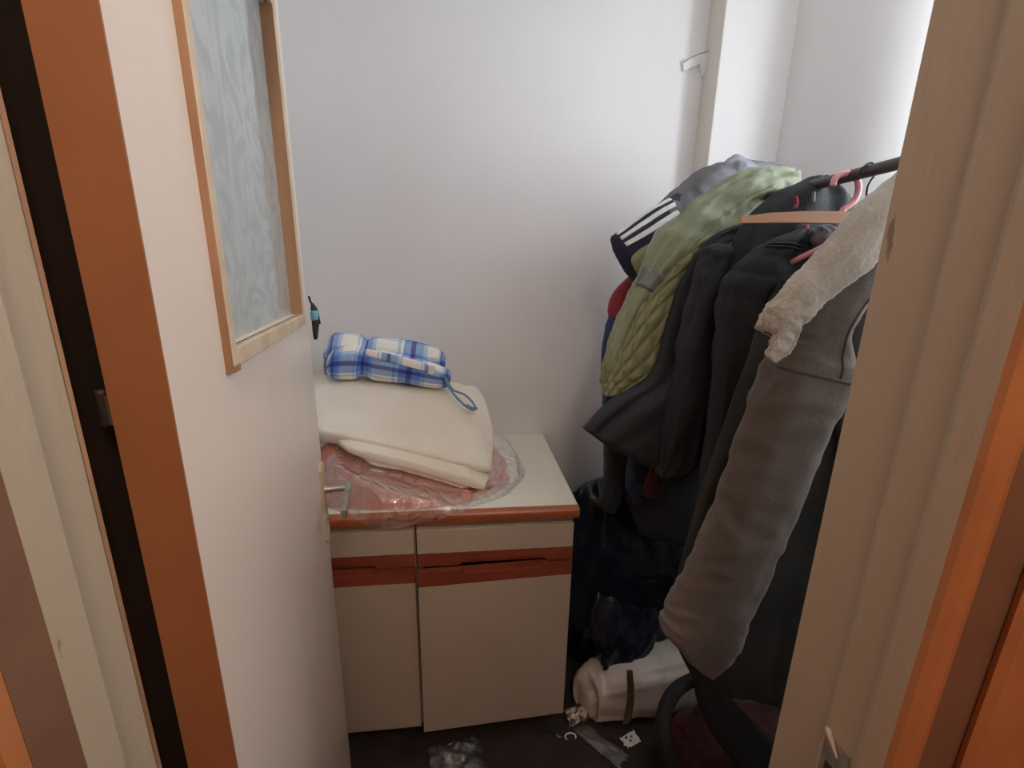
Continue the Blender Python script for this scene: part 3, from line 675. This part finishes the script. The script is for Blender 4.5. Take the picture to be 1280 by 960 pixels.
# 6 black puffer
g6 = thing('puffer_jacket', 'black padded puffer jacket between the scuffed jacket and charcoal coat', 'jacket')
r = px_rows([(990, 291, 1022, 294, .83, .022), (956, 306, 1040, 320, .83, .042), (926, 330, 1046, 360, .83, .052), (905, 362, 1044, 400, .83, .058), (899, 420, 1036, 450, .83, .058), (893, 500, 1020, 520, .83, .055), (880, 590, 1000, 600, .83, .05), (868, 660, 980, 660, .83, .035)])
_, lf = loft('body', r, M['black_nylon'], g6, 60, 110, channels(61, .0035, 9, .012), .8)
patch_on('piping', lf, .28, .47, .125, .135, M['charcoal'], g6, .004, 20, 2)
patch_on('piping', lf, .28, .47, .150, .160, M['charcoal'], g6, .004, 20, 2)
loft('collar', px_rows([(1012, 290, 1032, 284, .80, .015), (1018, 306, 1052, 296, .79, .025), (1022, 318, 1060, 316, .79, .02)]), M['grey'], g6, 28, 14, folds(62, .006, 2, 4))
settle(g6)

# 7 charcoal long coat
g7 = thing('coat', 'long charcoal coat behind the taupe sleeve', 'coat')
r = px_rows([(985, 345, 1090, 340, .76, .03), (957, 404, 1095, 400, .76, .045), (936, 464, 1085, 470, .76, .05), (916, 524, 1075, 540, .76, .05), (882, 615, 1050, 640, .76, .05), (850, 725, 1020, 750, .76, .05), (848, 800, 1005, 830, .765, .045), (868, 850, 995, 880, .77, .03)])
loft('body', r, M['charcoal'], g7, 48, 60, folds(71, .016, 2.6, .8), .85)
settle(g7)

# 8 taupe padded coat, nearest on the rail
g8 = thing('padded_coat', 'taupe padded coat with a long sleeve hanging nearest the doorway', 'coat')
YS = .655
r = px_rows([(1098, 300, 1135, 330, YS, .028), (1042, 346, 1084, 372, YS, .045), (996, 398, 1050, 418, YS, .052), (966, 452, 1058, 474, YS, .054), (934, 538, 1024, 545, YS, .05), (903, 625, 988, 636, YS, .048), (870, 697, 960, 706, YS, .046), (842, 752, 938, 758, YS, .045), (831, 785, 919, 808, YS, .042), (848, 808, 890, 842, YS, .026)])
def sleeve_d(u, t, c, s):
    d = .006 * nz(c * 1.6, s * 1.6 + 81, t * 5)
    edge = max(0, -c) ** 2
    d += (.0035 + .0035 * edge) * ridge(c * .9 + t * 1.5, s, t * 26) * min(1, t * 3)
    return d
_, lf = loft('sleeve', r, M['taupe'], g8, 52, 130, sleeve_d, .8)
patch_on('seam', lf, .03, .47, .335, .341, M['taupe_dark'], g8, .0022, 28, 2)
patch_on('seam', lf, .22, .228, .12, .335, M['taupe_dark'], g8, .0022, 2, 30)
r = px_rows([(1108, 270, 1200, 280, .70, .03), (1060, 330, 1195, 340, .70, .045), (1030, 400, 1190, 420, .70, .05), (1040, 480, 1180, 500, .70, .05), (1058, 580, 1160, 590, .70, .05), (1040, 680, 1140, 690, .70, .045)])
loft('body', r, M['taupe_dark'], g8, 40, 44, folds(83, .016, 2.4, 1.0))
settle(g8)

# 9 cream corduroy jacket, its sleeve lying along the taupe shoulder
g9 = thing('corduroy_jacket', 'cream corduroy sleeve lying over the shoulder of the taupe coat', 'jacket')
YS = .60
r = px_rows([(1175, 170, 1175, 280, YS, .03), (1116, 227, 1112, 302, YS, .035), (1072, 264, 1072, 336, YS, .034), (1026, 320, 1036, 366, YS, .028), (989, 357, 1009, 389, YS, .024), (964, 381, 994, 406, YS, .022), (954, 396, 988, 414, YS, .021)])
_, lf = loft('sleeve', r, M['cream'], g9, 44, 60, folds(91, .007, 2, 5, .002, 10), .85, cap=.8)
loft('cuff', px_rows([(966, 379, 996, 405, YS, .024), (957, 393, 990, 413, YS, .0245), (951, 402, 985, 420, YS, .022)]), M['cream'], g9, 36, 10, folds(92, .003), cap=.9)
loft('cuff_shade', px_rows([(956, 397, 984, 413, YS, .017), (951.5, 403, 982, 420, YS, .016), (950.5, 405, 981, 422, YS, .013)]), M['taupe_dark'], g9, 28, 6)  # dark plug painted as the shade inside the open cuff
loft('cuff_flap', px_rows([(974, 402, 1001, 400, .587, .004), (971, 413, 998, 417, .585, .004), (965, 428, 988, 437, .583, .004), (957, 442, 970, 453, .582, .003)]), M['cream'], g9, 40, 24, folds(93, .0035, 3, 6), .4, cap=.95)
settle(g9)

# wooden hanger
hg = thing('wooden_hanger', 'wooden coat hanger with a thin dark hook on the rail', 'hanger')
Yh = .765
c0 = at(1078, 268, Yh)
bm = bmesh.new()
prof = [at(925, 271, Yh), at(960, 266.5, Yh), at(1000, 264.5, Yh), at(1040, 264.5, Yh), at(1078, 265.5, Yh)]
half = [.0055, .0082, .0095, .0102, .0108]
zmid = [p.z - h for p, h in zip(prof, half)]
pts_top = [(p.x, p.z) for p in prof]; mx = prof[-1].x
top = pts_top + [(2 * mx - x, z) for x, z in pts_top[-2::-1]]
bot = [(p.x, p.z - 2 * h) for p, h in zip(prof, half)]; bot = bot + [(2 * mx - x, z) for x, z in bot[-2::-1]]
o = prism('hanger_bar', top + bot[::-1], Yh - .006, Yh + .006, M['hanger_wood'], hg, 'y')
zr = ROZ + .0105
pipe('hook', [(mx, Yh, prof[-1].z - .015), (mx + .004, Yh, prof[-1].z + .01), (ROX + .004, Yh, ROZ - .025), (ROX + .015, Yh, ROZ), (ROX + .002, Yh, ROZ + .0135), (ROX - .014, Yh, ROZ + .004), (ROX - .018, Yh, ROZ - .012)], .0018, M['dark_wire'], hg, n=8)
pipe('hook_ferrule', [(mx, Yh, prof[-1].z - .012), (mx, Yh, prof[-1].z + .006)], .005, M['dark_wire'], hg, n=10)
settle(hg)

# pink hanger
pk = thing('pink_hanger', 'pink plastic hanger hooked over the rail', 'hanger')
Yp = .80
q = lambda x, y: at(x, y, Yp)
pipe('hook', [q(1041, 232), q(1044, 223), q(1052, 217.5), q(1063, 217), q(1071, 224), q(1073, 236), q(1069, 249), q(1060, 258), q(1053, 264), q(1048, 285), q(1050, 292)], [.0055] * 11, M['pink_plastic'], pk, n=12)
pipe('arm', [q(1054, 278), q(1050, 288), q(1036, 290) + V((0, -.06, 0)), q(1024, 296) + V((0, -.06, 0)), q(1014, 303) + V((0, -.06, 0)), q(985, 330)], .0055, M['pink_plastic'], pk, n=10)
pipe('arm', [q(1054, 278), q(1075, 290), q(1110, 312), q(1150, 340)], .0055, M['pink_plastic'], pk, n=10)
settle(pk)

# black sleeve and blue garment hanging low at the back
g10 = thing('sweater', 'black sweater with one sleeve dangling beside the worktop corner', 'sweater')
loft('sleeve', px_rows([(764, 500, 800, 500, 1.17, .03), (757, 550, 790, 555, 1.17, .032), (755, 600, 780, 604, 1.17, .028), (752, 632, 768, 640, 1.17, .018)]), M['black_cloth'], g10, 28, 36, folds(101, .006, 2, 4))
loft('body', px_rows([(830, 330, 960, 330, 1.17, .04), (800, 400, 950, 400, 1.17, .05), (775, 470, 940, 480, 1.17, .05), (772, 540, 925, 560, 1.17, .045), (780, 610, 920, 630, 1.17, .045), (800, 665, 915, 690, 1.17, .035)]), M['black_cloth'], g10, 32, 30, folds(102, .012))
settle(g10)
g11 = thing('shirt', 'dark blue shirt with a red cuff hanging under the black jacket', 'shirt')
loft('sleeve', px_rows([(790, 540, 850, 540, 1.09, .03), (785, 575, 842, 580, 1.09, .032), (782, 604, 822, 606, 1.09, .028), (790, 630, 806, 628, 1.09, .014)]), M['navy'], g11, 28, 30, folds(111, .008, 2, 4))
loft('cuff', px_rows([(812, 586, 832, 590, 1.06, .014), (806, 604, 828, 612, 1.06, .018), (804, 618, 818, 622, 1.06, .008)]), M['dark_red'], g11, 24, 14, folds(112, .004))
loft('body', px_rows([(840, 400, 960, 400, 1.09, .03), (830, 480, 950, 480, 1.09, .035), (800, 550, 930, 560, 1.09, .035)]), M['navy_blue'], g11, 28, 24, folds(113, .006))
settle(g11)

# ------------------------------------------------------------------ on the floor
bb = thing('bin_bag', 'full dark blue plastic sack on the floor beside the cabinet', 'bag')
def crk(seed, a):
    return lambda u, t, c, s: a * ridge(c * 2.2 + seed, s * 2.2, t * 3.2) + a * .5 * ridge(c * 5 + seed, s * 5, t * 7)
yb = 1.40
loft('sack', [((.47, yb + .04, .74), (.62, yb + .04, .76), .05), ((.40, yb, .69), (.76, yb, .70), .10), ((.365, yb, .58), (.84, yb, .58), .14), ((.355, yb, .42), (.87, yb, .42), .155), ((.36, yb, .24), (.87, yb, .24), .15), ((.40, yb, .10), (.84, yb, .10), .13), ((.46, yb, .016), (.78, yb, .016), .09)], M['bin_bag'], bb, 72, 72, crk(3.0, .026), .8)
loft('loose_corner', [(at(740, 690, 1.33), at(820, 690, 1.33), .02), (at(738, 740, 1.27), at(822, 740, 1.27), .03), (at(742, 785, 1.215), at(818, 790, 1.215), .03), (at(752, 825, 1.18), at(796, 828, 1.18), .018), (at(767, 866, 1.14), at(775, 866, 1.14), .005)], M['bin_bag'], bb, 48, 48, crk(9.0, .014))
settle(bb)

def pleat(u, t, c, s): return .006 * ridge(t * 16, c * .6, 14) + .005 * ridge(c * 2.2 + 14, s * 2.2, t * 3.2)
wb = thing('white_bundle', 'white plastic wrapped bundle on the floor in front of the sack', 'bundle')
loft('bundle', [((.405, 1.155, .085), (.41, 1.155, .005), .03), ((.43, 1.165, .155), (.43, 1.165, .008), .066), ((.52, 1.165, .19), (.52, 1.165, .008), .073), ((.66, 1.165, .215), (.66, 1.165, .008), .073), ((.78, 1.17, .225), (.78, 1.165, .008), .073), ((.85, 1.17, .19), (.85, 1.165, .008), .06), ((.875, 1.17, .12), (.875, 1.165, .01), .03)], M['white_bag'], wb, 60, 80, pleat, .6)
loft('strap', [(at(783, 838, 1.08), at(791, 838, 1.08), .003), (at(784, 870, 1.08), at(793, 870, 1.08), .003), (at(781, 892, 1.08), at(790, 896, 1.08), .003), (at(778, 905, 1.08), at(787, 903, 1.08), .003)], M['strap_brown'], wb, 12, 20)
settle(wb)

rb = thing('holdall', 'dark red holdall with a thick curved black handle on the floor', 'bag')
loft('bag_body', [((.60, .89, .006), (1.02, .89, .006), .13), ((.60, .89, .10), (1.03, .89, .10), .135), ((.64, .90, .19), (1.02, .90, .17), .115), ((.70, .92, .25), (.98, .92, .20), .07)], M['dark_red'], rb, 48, 30, crk(21.0, .012), .6)
hp = lambda x, y, d=.80: at(x, y, d)
pipe('handle', [hp(868, 848, .86), hp(846, 862, .84), hp(832, 886, .82), hp(829, 920, .79), hp(838, 955, .77), hp(856, 985, .76)], [.014, .015, .016, .017, .017, .016], M['rubber'], rb, n=12, flat=1.2)
loft('handle_flap', [(hp(866, 840, .84), hp(880, 846, .84), .008), (hp(872, 880, .82), hp(912, 872, .82), .012), (hp(895, 925, .80), hp(945, 905, .80), .014), (hp(930, 965, .78), hp(985, 945, .78), .014)], M['rubber'], rb, 28, 28, folds(121, .004))
settle(rb)

gc = thing('grey_cloth', 'folded grey cloth lying behind the holdall', 'cloth')
loft('fold', [((.90, 1.10, .165), (1.07, 1.10, .185), .012), ((.90, 1.10, .10), (1.08, 1.10, .11), .022), ((.90, 1.10, .008), (1.09, 1.10, .008), .028)], M['grey_card'], gc, 28, 20, folds(131, .008))
settle(gc)

# litter
def crumple(name, label, cat, cx, cy, sx, sy, h, mt, seed, rot=0.0, n=14, amp=.5, group=None, thick=.0015):
    """a crumpled sheet with thickness lying on the floor"""
    verts, faces = [], []; ca, sa = math.cos(rot), math.sin(rot)
    for k in (0, 1):
        for j in range(n + 1):
            for i in range(n + 1):
                a, b = i / n - .5, j / n - .5
                ed = 1 + .25 * nz(a * 4, b * 4, seed)
                x, y = a * sx * ed, b * sy * ed
                z = h * (.5 + .5 * ridge(a * 2.6 + seed, b * 2.6, seed)) * (1 - (2 * max(abs(a), abs(b))) ** 3 * amp) + thick * (2 - k) * .8
                verts.append((x * ca - y * sa, x * sa + y * ca, max(.0006 + thick * (1 - k), z)))
    S = (n + 1) ** 2; idx = lambda j, i: j * (n + 1) + i
    for j in range(n):
        for i in range(n):
            q = (idx(j, i), idx(j, i + 1), idx(j + 1, i + 1), idx(j + 1, i)); faces += [q, tuple(S + v for v in q[::-1])]
    ring = [idx(0, i) for i in range(n)] + [idx(j, n) for j in range(n)] + [idx(n, i) for i in range(n, 0, -1)] + [idx(j, 0) for j in range(n, 0, -1)]
    for a, b in zip(ring, ring[1:] + ring[:1]): faces.append((b, a, a + S, b + S))
    me = bpy.data.meshes.new(name); me.from_pydata(verts, [], faces)
    o = link(name, me, mt, None, True); o.location = (cx, cy, 0.0005)
    return tag(o, label, cat, group)
def fl(px, py):
    v = V((px - 640, py - 480, F_PX)); r = V((RX.dot(v), RY.dot(v), RZ.dot(v))); return CAM + r * (-CAM_H / r[2])
p = fl(722, 896); crumple('sweet_wrapper', 'crumpled brown and white printed wrapper by the cabinet corner', 'wrapper', p.x, p.y, .085, .06, .032, M['wrapper'], 2.2, .3)
p = fl(742, 888); crumple('paper_scrap', 'torn white paper scrap leaning against the white bundle', 'paper', p.x - .005, p.y, .045, .05, .04, M['paper'], 5.4, .9)
p = fl(750, 932); crumple('plastic_scrap', 'thin clear plastic strip in front of the white bundle', 'plastic', p.x, p.y, .05, .17, .02, M['film_white'], 7.7, .75, 18)
p = fl(572, 942); crumple('plastic_wrap', 'crumpled clear plastic wrap on the carpet below the cabinet doors', 'plastic', p.x, p.y - .03, .16, .12, .04, M['film_white'], 9.9, .2, 20)
p = fl(788, 926)
ps = crumple('paper_packet', 'small white packet with dark dots on the carpet', 'packet', p.x, p.y, .058, .038, .010, M['paper'], 12.1, .35)
for dx, dy in ((-.014, .003), (.004, .004), (-.004, -.008)): 
    o = pipe('dot', [(dx, dy, .004), (dx, dy, .0135)], .0034, M['print_and_shade'], ps, n=10, sub=1)
kc = thing('key_chain', 'thin metal chain with a pale ring on the carpet', 'chain')
c = fl(713, 922)
pipe('ring', [c + V((.018 * math.cos(a), .012 * math.sin(a), .004)) for a in [i * .55 for i in range(-1, 8)]], .0022, M['white_cloth'], kc, n=8)
a0, a1 = fl(682, 912), fl(701, 923)
for i in range(7):
    q0 = a0.lerp(a1, i / 7); q1 = a0.lerp(a1, (i + .8) / 7)
    pipe('link', [q0 + V((0, .002 * (i % 2), .003)), q1 + V((0, -.002 * (i % 2), .004))], .0028, M['dark_wire'] if i < 5 else M['metal'], kc, n=8, sub=2)
settle(kc)
